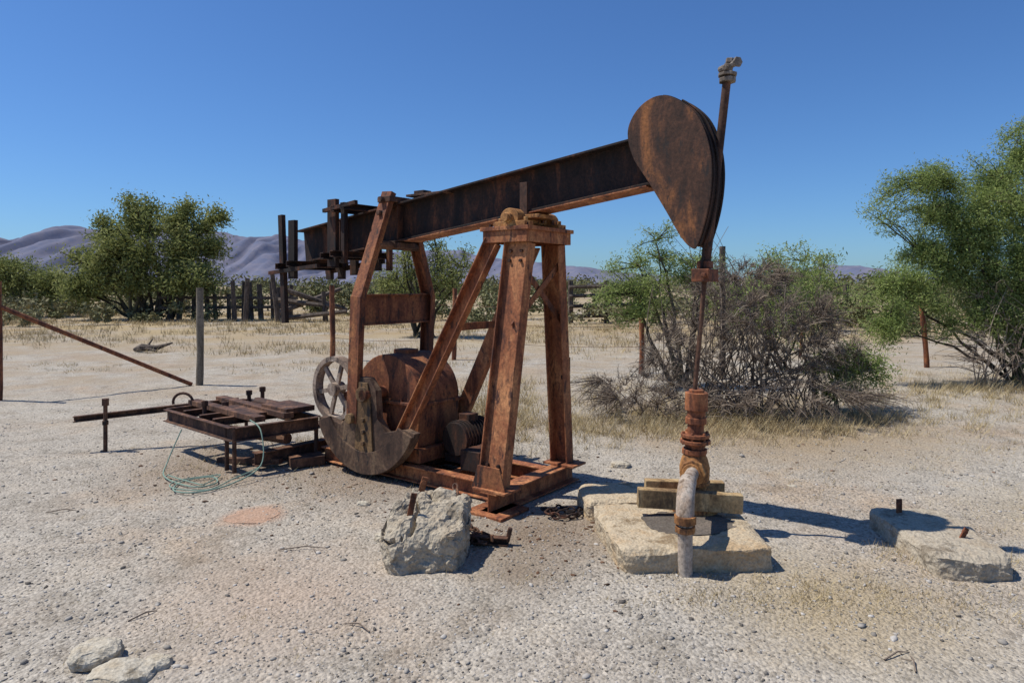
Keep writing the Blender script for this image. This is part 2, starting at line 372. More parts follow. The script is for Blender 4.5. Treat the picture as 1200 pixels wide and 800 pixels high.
k.obj("bracing", M_rust, PJ, 0.002)
k = MB()
k.box((-0.03, 0.015, 2.085), (0.46, 0.64, 0.03)); k.box((-0.03, -0.285, 2.025), (0.42, 0.012, 0.09)); k.box((-0.03, 0.315, 2.025), (0.42, 0.012, 0.09))
k.box((0.175, 0.015, 2.025), (0.012, 0.60, 0.09)); k.box((-0.235, 0.015, 2.025), (0.012, 0.60, 0.09))
k.obj("cap_plate", M_leg, PJ, 0.003)
k = MB()
for w in (-0.22, 0.24):
    k.box((0, w, 2.12), (0.30, 0.11, 0.04)); k.plate([(0.085 * math.cos(a), 2.165 + 0.075 * math.sin(a)) for a in np.linspace(-0.5, math.pi + 0.5, 18)], w - 0.05, w + 0.05)
    k.cyl((0, w - .085, 2.165), (0, w + .085, 2.165), 0.04, 16)
    for s in (-0.12, 0.12): k.cyl((s, w, 2.13), (s, w, 2.17), 0.018, 6)
k.cyl((0, -0.33, 2.165), (0, 0.35, 2.165), 0.033, 16)
k.box((0.0, 0, 2.185), (0.34, 0.24, 0.03))
k.obj("saddle_bearing", M_och, PJ, 0.004, True)
def bz(s): return 2.39 + 0.12 * s
k = MB(); k.prism((-2.86, 0, bz(-2.86)), (1.08, 0, bz(1.08)), Hs(0.35, 0.19, 0.018, 0.014), (0, 0, 1))
for s in (-1.40, -2.2):
    for w in (-0.05, 0.05): k.box((s, w, bz(s)), (0.012, 0.082, 0.31))
k.obj("walking_beam", M_dark, PJ, 0.003)
k = MB(); k.prism((-1.3, 0, bz(-1.3) - .183), (1.05, 0, bz(1.05) - .183), Rc(.010, .21), (0, 0, 1)); k.obj("beam_flange_rust", M_leg, PJ, .002)  # thin strip carrying the rust colour of the beam's bottom flange
k = MB(); k.box((0.02, -0.108, 2.30), (0.07, 0.014, 0.30)); k.box((0.02, 0.112, 2.30), (0.07, 0.014, 0.30))
k.box((-1.05, 0, bz(-1.05) + 0.19), (0.5, 0.16, 0.02)); k.box((-1.2, 0.03, bz(-1.2) + 0.225), (0.12, 0.1, 0.06))
k.obj("beam_clamps", M_brown, PJ, 0.002)
ctrl = [(0.915, 2.70), (0.955, 2.82), (1.05, 2.905), (1.17, 2.93), (1.30, 2.87), (1.42, 2.75), (1.49, 2.58), (1.515, 2.38), (1.49, 2.15), (1.42, 1.92), (1.375, 1.90), (1.30, 1.98), (1.20, 2.15), (1.07, 2.36), (0.96, 2.53)]
def catmull(c, n=5):
    out = []; L = len(c)
    for i in range(L):
        p0, p1, p2, p3 = [np.array(c[(i + j) % L], float) for j in (-1, 0, 1, 2)]
        for t in np.linspace(0, 1, n, endpoint=False):
            out.append(tuple(0.5 * ((2 * p1) + (-p0 + p2) * t + (2 * p0 - 5 * p1 + 4 * p2 - p3) * t * t + (-p0 + 3 * p1 - 3 * p2 + p3) * t ** 3)))
    return out
ol = catmull(ctrl, 6)
k = MB(); k.plate(ol, -0.118, -0.104); k.plate(ol, 0.104, 0.118)
cx, cz = np.mean([p[0] for p in ol]), np.mean([p[1] for p in ol])
inn = [(cx + (a - cx) * 0.955, cz + (b_ - cz) * 0.965) for a, b_ in ol]
k.plate(inn, -0.1035, 0.1035)
k.obj("horse_head", M_head, PJ, 0.002)
front = [p for p in catmull(ctrl, 8)[3 * 8:9 * 8 + 1]]
k = MB(); n = len(front); vs = []
for w in (-0.100, 0.100):
    for off in (-0.004, 0.006):
        for (a, b_) in front:
            d = Vector((a - 1.0, 0, (b_ - 2.42) * .75)).normalized(); vs.append((a + d.x * off, w, b_ + d.z * off))
fs = []
for i in range(n - 1):
    for q0, q1 in ((0, 1), (1, 3), (3, 2), (2, 0)): fs.append((q0 * n + i, q0 * n + i + 1, q1 * n + i + 1, q1 * n + i))
fs += [(0, n, 3 * n, 2 * n), (n - 1, 2 * n - 1, 4 * n - 1, 3 * n - 1)]
k.add(vs, fs); k.obj("head_arc_face", M_dark, PJ, 0.0)
k = MB()
for w in (-0.05, 0.05):
    pts = [(a + .018, w, b_) for a, b_ in front[6:]] + [(1.415, w, 1.73)]
    k.tube(pts, 0.009, 6)
k.obj("bridle_cable", M_dark, PJ)
k = MB()
T = Vector((1.575, 0, 3.02)); C = Vector((1.425, 0, 1.72)); Bt = Vector((1.352, 0, 0.93))
k.cyl(C, T, 0.027, 12); k.cyl(Bt, C, 0.016, 12)
k.cyl(C + Vector((-.01, 0, -.04)), C + Vector((0, 0, .10)), 0.036, 12)
k.obj("polished_rod", M_brown, PJ, 0.002, True)
k = MB(); k.box(C, (0.12, 0.18, 0.085)); k.cyl(C + Vector((.03, -.12, 0)), C + Vector((.03, .12, 0)), .017, 8); k.box(C + Vector((0, 0, .07)), (0.08, 0.09, 0.05))
k.obj("carrier_bar", M_rust, PJ, 0.006)
k = MB()
k.cyl(T + Vector((0, 0, -.05)), T + Vector((.0, 0, -.02)), 0.055, 8); k.cyl(T + Vector((0, 0, -.01)), T + Vector((.0, 0, .01)), 0.062, 8); k.cyl(T + Vector((0, 0, .01)), T + Vector((.01, 0, .07)), 0.03, 10)
k.cyl(T + Vector((-.06, .02, .045)), T + Vector((.07, -.02, .065)), 0.022, 10); k.cyl(T + Vector((.07, -.03, .06)), T + Vector((.085, -.04, .06)), 0.035, 6)
k.cyl(T + Vector((0, -.06, .03)), T + Vector((0, .06, .03)), .018, 8); k.cyl(T + Vector((.02, 0, .07)), T + Vector((.025, 0, .10)), 0.036, 6)
k.obj("rod_top_fitting", M_galv, PJ, 0.004)
k = MB()
for sg in (-1, 1):
    pr = Cs(0.13, 0.06, .012) if sg < 0 else Cm(0.13, 0.06, .012)
    k.prism((-1.58, sg * 0.47, 0.46), (-1.52, sg * 0.47, 1.56), pr, S)
    k.prism((-1.52, sg * 0.47, 1.54), (-1.46, sg * 0.16, 2.50 if sg < 0 else 2.30), pr, S)
k.obj("pitman_arms", M_rust, PJ, 0.003)
k = MB(); k.box((-1.52, 0, 1.44), (0.016, 0.92, 0.25)); k.box((-1.52, 0, 1.57), (0.08, 0.92, 0.014)); k.box((-1.52, 0, 1.31), (0.07, 0.92, 0.014))
k.obj("equalizer_plate", M_rust, PJ, 0.003)
k = MB(); k.box((-1.46, 0, bz(-1.46) + 0.21), (0.16, 0.40, 0.05)); k.cyl((-1.46, -0.27, bz(-1.46) - .2), (-1.46, 0.27, bz(-1.46) - .2), .04, 12); k.box((-1.46, 0, bz(-1.46) - .2), (0.2, 0.2, .05))
k.cyl((-1.47, -.24, 2.42), (-1.47, -.14, 2.42), .03, 6); k.cyl((-1.47, -.26, 2.3), (-1.47, -.14, 2.3), .025, 6)
k.obj("tail_bearing", M_brown, PJ, 0.004)
for sg in (-1, 1):
    R = 0.66; cz0 = 0.69; cs0 = -1.44
    arc = [(cs0 + R * math.cos(a), cz0 + R * math.sin(a)) for a in np.linspace(math.pi + 0.37, 2 * math.pi - 0.37, 36)]
    hub = [(cs0 + 0.50, 0.47), (cs0 + 0.27, 0.42), (cs0 + 0.17, 0.52), (cs0 + 0.15, 0.76), (cs0 + 0.06, 0.86), (cs0 - 0.05, 0.86), (cs0 - 0.14, 0.8), (cs0 - 0.18, 0.55), (cs0 - 0.3, 0.42), (cs0 - 0.50, 0.46)]
    k = MB(); w = sg * 0.41
    k.plate(arc + hub, w - 0.035, w + 0.035)
    R2 = 0.655
    o1 = [(cs0 + R2 * math.cos(a), cz0 + R2 * math.sin(a)) for a in np.linspace(math.pi + 0.42, 2 * math.pi - 0.42, 36)]
    o2 = [(cs0 + (R2 - .16) * math.cos(a), cz0 + .03 + (R2 - .16) * math.sin(a)) for a in np.linspace(2 * math.pi - 0.5, math.pi + 0.5, 36)]
    k.plate(o1 + o2, w + sg * 0.034, w + sg * 0.058)
    k.obj("crank_counterweight", M_crank, PJ, 0.003)
    k = MB(); k.cyl((cs0 + .02, w - .09, .72), (cs0 + .02, w + .09, .72), 0.065, 20); k.cyl((-1.57, w - .1, .50), (-1.57, w + .1, .50), .045, 12)
    k.plate([(cs0 - .10, .24), (cs0 + .13, .20), (cs0 + .10, .62), (cs0 + .06, .82), (cs0 - .05, .82), (cs0 - .08, .6)], w + sg * .036, w + sg * .052)
    for q in (.30, .40, .50): k.cyl((cs0 + .02, w, q), (cs0 + .02, w + sg * .075, q), .022, 6)
    k.obj("crank_arm", M_arm, PJ, 0.004, True)
k = MB(); g = [(-1.78, 0.28), (-0.98, 0.28), (-0.96, 0.62)] + [(-1.36 + 0.40 * math.cos(a), 0.67 + 0.38 * math.sin(a)) for a in np.linspace(0.1, math.pi - 0.1, 16)] + [(-1.78, 0.62)]
k.plate(g, -0.25, 0.25)
k.box((-1.38, 0, 0.64), (0.88, 0.56, 0.03)); k.box((-1.38, 0, 0.22), (0.92, 0.58, 0.12)); k.box((-1.38, 0, 1.06), (0.16, 0.16, 0.04))
k.cyl((-1.40, -0.5, 0.72), (-1.40, 0.5, 0.72), 0.05, 16)
for s in np.linspace(-1.74, -1.02, 6):
    for w in (-.265, .265): k.cyl((s, w, .64), (s, w, .68), .014, 6)
for s in (-1.66, -1.1): k.box((s, -.26, .47), (.03, .02, .3))
k.obj("gearbox", M_rust, PJ, 0.008, True)
k = MB(); cs, w, cz, R = -1.98, -0.30, 0.70, 0.30
for q in range(40):
    a0, a1 = 2 * math.pi * q / 40, 2 * math.pi * (q + 1) / 40
    pts = [(cs + r * math.cos(a), cz + r * math.sin(a)) for r, a in ((R, a0), (R, a1), (R - .045, a1), (R - .045, a0))]
    k.plate(pts, w - .045, w + .045)
for q in range(6):
    a = q * math.pi / 3 + .2; k.prism((cs + .04 * math.cos(a), w, cz + .04 * math.sin(a)), (cs + .265 * math.cos(a), w, cz + .265 * math.sin(a)), Rc(0.04, 0.025), (math.sin(a), 0, -math.cos(a)))
k.cyl((cs, w - .06, cz), (cs, w + .06, cz), .06, 16); k.cyl((cs, w - .05, cz), (cs, .25, cz), .025, 12)
k.obj("sheave_wheel", M_pale, PJ, 0.0)
k = MB(); k.box((-1.98, .02, .45), (.12, .4, .4)); k.box((-1.98, 0, .22), (.3, .5, .06))
k.obj("bearing_pedestal", M_rust, PJ, .004)
k = MB(); k.cyl((-0.72, -0.08, 0.36), (-0.72, 0.28, 0.36), 0.14, 20); k.cyl((-0.72, .28, .36), (-0.72, .34, .36), .10, 20)
for w in np.linspace(-.05, .25, 9): k.cyl((-0.72, w, .36), (-.72, w + .012, .36), .152, 20)
k.box((-0.72, .1, .19), (.28, .3, .07)); k.box((-.72, .1, .52), (.12, .12, .07)); k.box((-.45, -.05, .24), (.2, .3, .16))
k.obj("motor", M_dark, PJ, .003, True)
k = MB()
def vb(s, w, z0, z1, h=0.08, lean=0.0): k.prism((s + lean, w, z0), (s, w, z1), Cs(h, 0.045, .01), S)
vb(-2.84, -0.32, 1.28, 2.36, .065, .06)
vb(-2.68, -0.30, 1.72, 2.30, .10); vb(-2.60, 0.24, 1.72, 2.28, .08); vb(-2.82, 0.26, 1.72, 2.30, .08)
vb(-2.06, -0.30, 1.83, 2.46, .12); vb(-1.90, -0.30, 1.86, 2.42, .05); vb(-2.05, 0.24, 1.8, 2.44, .08); vb(-1.88, 0.24, 1.8, 2.40, .05); vb(-2.4, .24, 1.76, 2.3, .09)
for s in (-2.80, -2.62, -2.10, -1.96):
    k.prism((s, -0.40, bz(s) - .21), (s, 0.36, bz(s) - .21), Cs(.06, .05, .01), (0, 0, 1))
for s in (-2.0, -1.86): k.prism((s, -0.36, bz(s) + .21), (s, 0.33, bz(s) + .21), Cs(.06, .05, .01), (0, 0, 1))
k.prism((-2.98, -0.34, 1.78), (-2.2, -0.34, 1.84), Rc(.035, .035), (0, 0, 1))
k.prism((-2.12, -.34, 2.35), (-1.66, -.34, 2.40), Rc(.035, .035), (0, 0, 1)); k.prism((-2.9, .3, 1.80), (-2.0, .3, 1.9), Rc(.05, .035), (0, 0, 1))
k.obj("counterweight_hangers", M_dark, PJ, .002)
k = MB()
for t in (.06, .09, .92, .96):
    p = Vector((0.01, -0.50, 0.18)).lerp(Vector((0.06, -0.24, 1.985)), t)
    for ds in (-.05, .05): k.cyl(p + Vector((ds, -.02, 0)), p + Vector((ds, .0, 0)), .013, 6)
for s in (-.2, .14):
    for w in (-.24, .27): k.cyl((s, w, 2.10), (s, w, 2.125), .016, 6)
k.cyl((.07, .36, .9), (.10, .36, .9), .02, 6); k.box((.10, .40, 1.0), (.02, .05, .12))
k.obj("bolts", M_dark, PJ)

# ------------------------------------------------------------ wellhead
WH = empty("wellhead", (1.222, 4.57, 0))
k = MB()
k.cyl((0, 0, .13), (0, 0, .20), .15, 24); k.cyl((0, 0, .20), (0, 0, .23), .12, 24)
for a in range(8): k.cyl((.125 * math.cos(a * .785), .125 * math.sin(a * .785), .19), (.125 * math.cos(a * .785), .125 * math.sin(a * .785), .235), .014, 6)
k.tube([(0, 0, .22), (0, 0, .30), (0, 0, .36), (0, 0, .44), (0, 0, .50), (0, 0, .54)], [.07, .075, .095, .10, .085, .065], 20, caps=True)
k.cyl((0, 0, .33), (0, 0, .35), .105, 8)
k.tube([(0, 0, .43), (-.03, -.10, .44), (-.08, -.22, .455)], [.07, .06, .06], 16, caps=True)
k.cyl((-.055, -.17, .45), (-.07, -.21, .453), .082, 8)
k.obj("casing_head", M_och, WH, .004, True)
k = MB(); k.cyl((0, 0, .53), (0, 0, .565), .085, 8); k.cyl((0, 0, .565), (0.005, 0, .60), .065, 16); k.cyl((0.005, 0, .60), (0.005, 0, .625), .10, 20); k.cyl((0.005, 0, .64), (0.005, 0, .665), .095, 20)
k.cyl((0.005, 0, .62), (0.01, 0, .74), .055, 16); k.cyl((0.01, 0, .73), (0.01, 0, .775), .072, 8); k.cyl((.01, 0, .77), (.012, 0, .83), .06, 16)
k.cyl((.012, 0, .82), (.014, 0, .94), .078, 10); k.cyl((.014, 0, .94), (.014, 0, .96), .05, 12)
for a in range(6): k.cyl((.005 + .08 * math.cos(a * 1.047), .08 * math.sin(a * 1.047), .59), (.005 + .08 * math.cos(a * 1.047), .08 * math.sin(a * 1.047), .68), .011, 6)
k.obj("stuffing_box", M_leg, WH, .004, True)
def bez(a, b_, c_, n=8):
    a, b_, c_ = Vector(a), Vector(b_), Vector(c_); return [a.lerp(b_, t).lerp(b_.lerp(c_, t), t) for t in np.linspace(0, 1, n)]
k = MB()
e = bez((-.16, -.45, .47), (-.235, -.665, .475), (-.235, -.68, .30), 10)
k.tube([(-.06, -.18, .452), (-.16, -.45, .47)], .042, 16); k.tube(e, .052, 16, caps=True)
k.obj("elbow", M_pipe, WH, 0, True)
k = MB(); k.cyl((-.235, -.68, .345), (-.235, -.68, .30), .062, 16); k.cyl((-.235, -.68, .285), (-.235, -.68, .25), .058, 8); k.obj("pipe_union", M_och, WH, .003, True)
k = MB(); k.cyl((-.235, -.68, .31), (-.235, -.675, -.03), .042, 16); k.obj("flow_pipe", M_pipe, WH, .002, True)
k = MB()
k.prism((-.40, -.10, .27), (.27, -.14, .24), Rc(.12, .07), (0, 0, 1)); k.prism((-.30, .17, .25), (.24, .15, .24), Rc(.12, .07), (0, 0, 1))
k.obj("clamp_timbers", M_yellow, WH, .005)

# ------------------------------------------------------------ chain and scrap
def chain(name, pts, mat, link=.05):
    k = MB(); P = [Vector(p) for p in pts]; n = 0
    for i in range(len(P) - 1):
        L = (P[i + 1] - P[i]).length; m_ = max(1, int(L / (link * .72)))
        for j in range(m_):
            c0 = P[i].lerp(P[i + 1], (j + .5) / m_); t = (P[i + 1] - P[i]).normalized(); up = Vector((0, 0, 1)) if n % 2 else t.cross(Vector((0, 0, 1)))
            up = (up + .5 * Vector((random.uniform(-1, 1), random.uniform(-1, 1), 0))).normalized(); up = (up - t * up.dot(t)).normalized()
            loop = [c0 + t * (link * .5 * math.cos(a)) + up * (link * .3 * math.sin(a)) for a in np.linspace(0, 2 * math.pi, 11)]
            k.tube(loop, .0075, 6); n += 1
    return k.obj(name, mat)
chain("chain", [(-0.42, 5.0, .2), (-0.36, 4.8, .05), (-0.3, 4.62, .03), (-.22, 4.5, .03), (-.26, 4.36, .03), (-.16, 4.30, .03)], M_brown, .06)
chain("chain", [(.22, 4.98, .03), (.32, 4.86, .03), (.45, 4.9, .04), (.36, 4.98, .04), (.24, 4.84, .05), (.33, 4.79, .03), (.46, 4.82, .03), (.50, 5.0, .03)], M_dark, .065)
k = MB(); k.prism((-.36, 4.42, .03), (-.02, 4.36, .03), Cs(.05, .05, .008), (0, 0, 1)); k.prism((-.2, 4.5, .02), (-.12, 4.3, .06), Rc(.04, .01), (0, 0, 1)); k.cyl((-.03, 4.36, .02), (-.01, 4.35, .11), .015, 8)
k.obj("scrap_iron", M_brown, bev=.002)

# ------------------------------------------------------------ steel frame on the left
k = MB()
A, B, C2, D = Vector((-3.45, 6.85, .36)), Vector((-2.42, 5.95, .36)), Vector((-1.85, 6.45, .36)), Vector((-2.9, 7.45, .36))
for a, b_ in ((A, B), (B, C2), (C2, D), (D, A)): k.prism(a, b_, Cs(.12, .05, .01), (0, 0, 1))
for t in (.25, .5, .7): k.prism(A.lerp(B, t) + Vector((0, 0, .05)), D.lerp(C2, t) + Vector((0, 0, .05)), Cs(.07, .05, .01), (0, 0, 1))
for t in (.3, .65): k.prism(A.lerp(D, t) + Vector((0, 0, .10)), B.lerp(C2, t) + Vector((0, 0, .10)), Rc(.05, .10), (0, 0, 1))
k.box(A.lerp(C2, .55) + Vector((0, 0, .09)), (.6, .4, .02), Matrix.Rotation(-.72, 3, 'Z')); k.box(A.lerp(C2, .75) + Vector((.1, 0, .13)), (.45, .3, .05), Matrix.Rotation(-.72, 3, 'Z'))
for p in (B, C2, D, A.lerp(B, .9)): k.cyl((p.x, p.y, .02), (p.x, p.y, .42), .02, 8)
for p, hh in ((A + Vector((.5, -.3, 0)), .55), (D + Vector((.25, -.2, 0)), .58), (D + Vector((.05, -.05, 0)), .52), (C2.lerp(D, .3), .5), (A.lerp(C2, .4), .52)):
    k.cyl((p.x, p.y, .3), (p.x, p.y, hh), .022, 8); k.cyl((p.x, p.y, hh - .05), (p.x, p.y, hh), .035, 6)
k.tube([A + Vector((.1, .1, .05)) + Vector((.10 * math.cos(a), 0, .09 * math.sin(a) + .06)) for a in np.linspace(0, 3.4, 12)], .015, 6)
k.prism((-4.35, 6.78, .33), (-2.9, 7.25, .44), Cs(.06, .05, .01), (0, 0, 1)); k.prism((-2.3, 6.1, .1), (-1.55, 6.9, .12), Hs(.12, .1), (0, 0, 1))
k.cyl((-4.05, 6.80, -.05), (-4.05, 6.80, .52), .02, 8); k.cyl((-4.05, 6.8, .46), (-4.05, 6.8, .53), .036, 6); k.cyl((-4.05, 6.8, .27), (-4.05, 6.8, .31), .032, 6)
k.prism((-2.2, 6.5, .28), (-1.6, 7.1, .25), Rc(.04, .1), (0, 0, 1)); k.box((-1.9, 6.3, .05), (.3, .2, .08), Matrix.Rotation(.5, 3, 'Z'))
k.prism((-2.75, 6.4, .02), (-2.1, 6.2, .06), Rc(.05, .06), (0, 0, 1)); k.cyl((-2.9, 6.9, .2), (-2.1, 6.4, .22), .05, 10); k.cyl((-2.6, 6.95, .46), (-2.3, 6.7, .46), .06, 10)
k.obj("rusty_steel_frame", M_brown, bev=.003)
k = MB()
pts = [(-3.0, 6.2, .35), (-3.05, 6.05, .1), (-2.95, 5.8, .03), (-2.6, 5.55, .02), (-2.45, 5.65, .02), (-2.55, 5.8, .03), (-2.75, 5.7, .02), (-2.7, 5.45, .02), (-2.5, 5.4, .02), (-2.3, 5.6, .03), (-2.15, 5.85, .12), (-2.2, 5.98, .38), (-2.35, 6.1, .46)]
cp = [Vector(p) for p in pts]; sm = []
for i in range(len(cp) - 1):
    p0, p1, p2, p3 = cp[max(i - 1, 0)], cp[i], cp[i + 1], cp[min(i + 2, len(cp) - 1)]
    for t in np.linspace(0, 1, 8, endpoint=False): sm.append(0.5 * ((2 * p1) + (-p0 + p2) * t + (2 * p0 - 5 * p1 + 4 * p2 - p3) * t * t + (-p0 + 3 * p1 - 3 * p2 + p3) * t ** 3))
k.tube(sm, .006, 6); k.tube([p + Vector((.06 * math.sin(i * .3), .05, .004)) for i, p in enumerate(sm[16:80])], .005, 6)
k.obj("green_rope", M_rope)

# ------------------------------------------------------------ fence posts
def post(name, x, y, h, r, mat, lean=(0, 0), n=10):
    k = MB(); pts = [(x + lean[0] * t + .01 * math.sin(t * 5), y + lean[1] * t, -.1 + (h + .1) * t) for t in np.linspace(0, 1, 7)]
    k.tube(pts, [r * (1 + .06 * math.sin(i * 2.1)) for i in range(7)], n, caps=True); return k.obj(name, mat, smooth=True)
post("wooden_fence_post", -5.2, 11.35, 1.62, .058, M_postwood, (.02, 0))
post("pipe_fence_post", -4.0, 15.2, 1.66, .06, M_rust); post("pipe_fence_post", -1.30, 15.2, 1.6, .05, M_rust, (.04, 0))
post("pipe_fence_post", 2.44, 12.9, 1.42, .05, M_rust, (.02, 0)); post("wooden_fence_post", 3.72, 12.1, 2.35, .055, M_oldwood, (.02, 0))
post("pipe_fence_post", 6.75, 16.0, 1.35, .035, M_rust, (.08, 0)); post("pipe_fence_post", 8.45, 13.9, 1.25, .05, M_rust, (-.1, 0)); post("pipe_fence_post", -7.37, 9.8, 1.72, .045, M_rust)
k = MB(); k.cyl((-7.37, 9.8, 1.36), (-5.3, 11.3, .02), .034, 10); k.obj("pipe_brace", M_rust, smooth=True)
k = MB(); pw = [(-7.37, 9.8), (-5.2, 11.35), (-4.0, 15.2), (-1.3, 15.2), (2.44, 12.9), (3.72, 12.1), (6.75, 16.0), (8.45, 13.9), (14, 13)]
for a, b_ in zip(pw[:-1], pw[1:]):
    if a in ((-5.2, 11.35), (-7.37, 9.8)): continue
    for z in (.5, .9, 1.25):
        k.tube([(a[0] + (b_[0] - a[0]) * t, a[1] + (b_[1] - a[1]) * t, z - .08 * (1 - (2 * t - 1) ** 2)) for t in np.linspace(0, 1, 7)], .004, 4)
k.obj("wire_fence", M_brown)
k = MB(); x = -17.0
while x < -10.6:
    hh = random.uniform(1.2, 2.1); y = 33 + .15 * (x + 17); r = random.uniform(.08, .15)
    k.tube([(x, y, -.1), (x + random.uniform(-.12, .12), y, hh)], [r, r * .9], 6, caps=True); x += random.uniform(.28, .7)
for z in (.6, 1.1): k.prism((-17, 32.8, z), (-10.6, 33.8, z + random.uniform(-.1, .1)), Rc(.14, .08), (0, 0, 1))
for p0, p1 in (((-10.7, 31, .4), (-8.3, 33, 1.5)), ((-10.4, 31, 1.5), (-8.0, 33, .5)), ((-10.8, 31.5, 1.0), (-8.2, 31.5, .7)), ((-10.2, 31, .2), (-7.5, 31, .5)), ((-10.6, 31, -.1), (-10.9, 31, 2.3)), ((-8.6, 31.5, 0), (-8.7, 31.5, 1.4)), ((-13, 32, 0), (-13.1, 32, 1.9)), ((-12.3, 31.5, 0), (-12.2, 31.5, 2.0))):
    k.tube([p0, p1], [.13, .10], 6, caps=True)
k.obj("corral_fence", M_oldwood)
k = MB()
for z in (.3, .75, 1.2, 1.6): k.tube([(2.5, 30, z), (6.5, 30.5, z + .1)], .09, 6, caps=True)
for x in (2.6, 4.2, 6.3): k.tube([(x, 30.3, -.1), (x, 30.3, 1.9)], .12, 6, caps=True)
for z in (.4, .9, 1.3): k.tube([(9.5, 28, z), (14.0, 28.5, z)], .07, 6, caps=True)
for x in (10.1, 12.1, 13.8): k.tube([(x, 28.2, -.1), (x, 28.2, 1.7)], .12, 6, caps=True)
k.obj("corral_fence", M_oldwood)

# ------------------------------------------------------------ trees
def leaves_obj(name, C_, Sh, size, mat, g, wid=.3):
    n = len(C_); a = g.normal(size=(n, 3)); a /= np.linalg.norm(a, axis=1)[:, None]
    b_ = np.cross(a, g.normal(size=(n, 3))); b_ /= np.linalg.norm(b_, axis=1)[:, None] + 1e-9
    s = size * g.uniform(.6, 1.4, n)[:, None]
    V = np.stack([C_ - a * s, C_ + b_ * s * wid, C_ + a * s, C_ - b_ * s * wid], 1).reshape(-1, 3)
    V[:, 2] = np.maximum(V[:, 2], 0.0)
    F = np.arange(4 * n).reshape(n, 4); return np_mesh(name, V, F, mat, np.repeat(Sh, 4))
def tree(name, bases, lobes, nstem, leaves_per, leafsize, sigma, mats, trunk_r=.08, twig=(.02, .006), droop=0.0, bend=.25, sides=6, seed=1, wid=.3, side=2, rise=0.0):
    R = random.Random(seed); g = np.random.default_rng(seed)
    k = MB(); samples = []
    def pick(l):
        while True:
            q = Vector((R.uniform(-1, 1), R.uniform(-1, 1), R.uniform(-1, 1)))
            if .25 < q.length < 1: break
        q *= R.uniform(.85, 1.18)
        return Vector((l[0] + q.x * l[3], l[1] + q.y * l[4], max(.03, l[2] + q.z * l[5])))
    for i in range(nstem):
        l = lobes[i % len(lobes)]; b0 = Vector(R.choice(bases)); b0 += Vector((R.uniform(-.1, .1), R.uniform(-.1, .1), -.05))
        e_ = Vector((l[0], l[1], l[2])) + Vector((R.uniform(-.5, .5) * l[3], R.uniform(-.5, .5) * l[4], R.uniform(-.1, .6) * l[5]))
        mid = b0.lerp(e_, .5); mid += Vector((R.uniform(-1, 1), R.uniform(-1, 1), R.uniform(0, 1))) * bend * (e_ - b0).length * .5
        pts = bez(b0, mid, e_, 9)
        for j in range(1, 8): pts[j] = pts[j] + Vector((R.uniform(-1, 1), R.uniform(-1, 1), R.uniform(-1, 1))) * .018 * (e_ - b0).length
        rad = [trunk_r * (1 - .8 * j / 8) for j in range(9)]
        k.tube(pts, rad, sides, 0, sh=R.random()); samples += [(p, r) for p, r in list(zip(pts, rad))[3:]]
    Cc = []; Sh = []
    for l in lobes:
        for _ in range(int(l[6])):
            t = pick(l); p0, r0 = min((s for s in samples), key=lambda s: (s[0] - t).length + (2 if s[0].z > t.z + .8 else 0))
            LL = (t - p0).length
            mid = p0.lerp(t, .5) + Vector((R.uniform(-1, 1), R.uniform(-1, 1), R.uniform(0, 1.2))) * .2 * LL
            t2 = t - Vector((0, 0, droop * R.random())) + Vector((0, 0, rise * R.random())); pts = bez(p0, mid, t2, 5)
            k.tube(pts, [twig[0] * (1 - .7 * j / 4) + twig[1] * .3 for j in range(5)], 3, 0, sh=R.random())
            for _2 in range(side):
                q0 = pts[R.choice((1, 2, 3))]; dv = Vector((R.uniform(-1, 1), R.uniform(-1, 1), R.uniform(-.3, 1))) * LL * .35
                k.tube([q0, q0 + dv * .5 + Vector((0, 0, .03)), q0 + dv], [twig[1], twig[1] * .7, twig[1] * .4], 3, 0, sh=R.random())
                if leaves_per:
                    m2 = leaves_per // 3; tt = g.uniform(.3, 1, m2)[:, None]; Cc.append(np.array(q0[:]) + tt * np.array(dv[:]) + g.normal(0, sigma * .6, (m2, 3))); Sh.append(np.clip(g.normal(.5, .2, m2), 0, 1))
            if leaves_per:
                tt = g.uniform(.4, 1.08, leaves_per)[:, None]; a0 = np.array(mid[:]); a1 = np.array(t2[:])
                Cc.append(a0 + (a1 - a0) * tt + g.normal(0, sigma, (leaves_per, 3)) * np.array([1, 1, .75]))
                Sh.append(np.clip(g.normal(R.uniform(.2, .85), .18, leaves_per), 0, 1))
    o = k.obj(name + "_wood", mats[0])
    if not leaves_per: o.name = name; return o
    Cc = np.concatenate(Cc); Sh = np.concatenate(Sh)
    o2 = leaves_obj(name + "_leaf", Cc, Sh, leafsize, mats[1], g, wid)
    return join([o, o2], name)
tree("mesquite_tree", [(-17.3, 33, 0), (-16.6, 33.2, 0), (-18.2, 33, 0)],
     [(-18.9, 33, 3.2, 1.5, 1.8, 1.5, 66), (-16.6, 33, 3.6, 1.5, 1.8, 1.5, 60), (-18.0, 33, 4.9, 1.2, 1.2, .9, 40), (-14.9, 33, 3.3, 1.1, 1.2, 1.1, 38), (-20.4, 33, 2.4, 1.2, 1.5, 1.0, 38), (-15.1, 32.6, 1.8, 1.6, 1.4, .9, 42), (-20.8, 33, 1.2, 1.0, 1.2, .7, 30), (-14.4, 33, 4.7, .6, .5, .6, 14), (-15.8, 33, 5.1, .6, .5, .4, 10), (-18.2, 32.4, 1.8, 1.8, 1.0, .8, 40), (-19.6, 33, 4.5, .5, .5, .5, 8)],
     18, 75, .085, .27, [M_bark, M_leafL], .10, (.035, .016), seed=3, wid=.35, rise=.5)
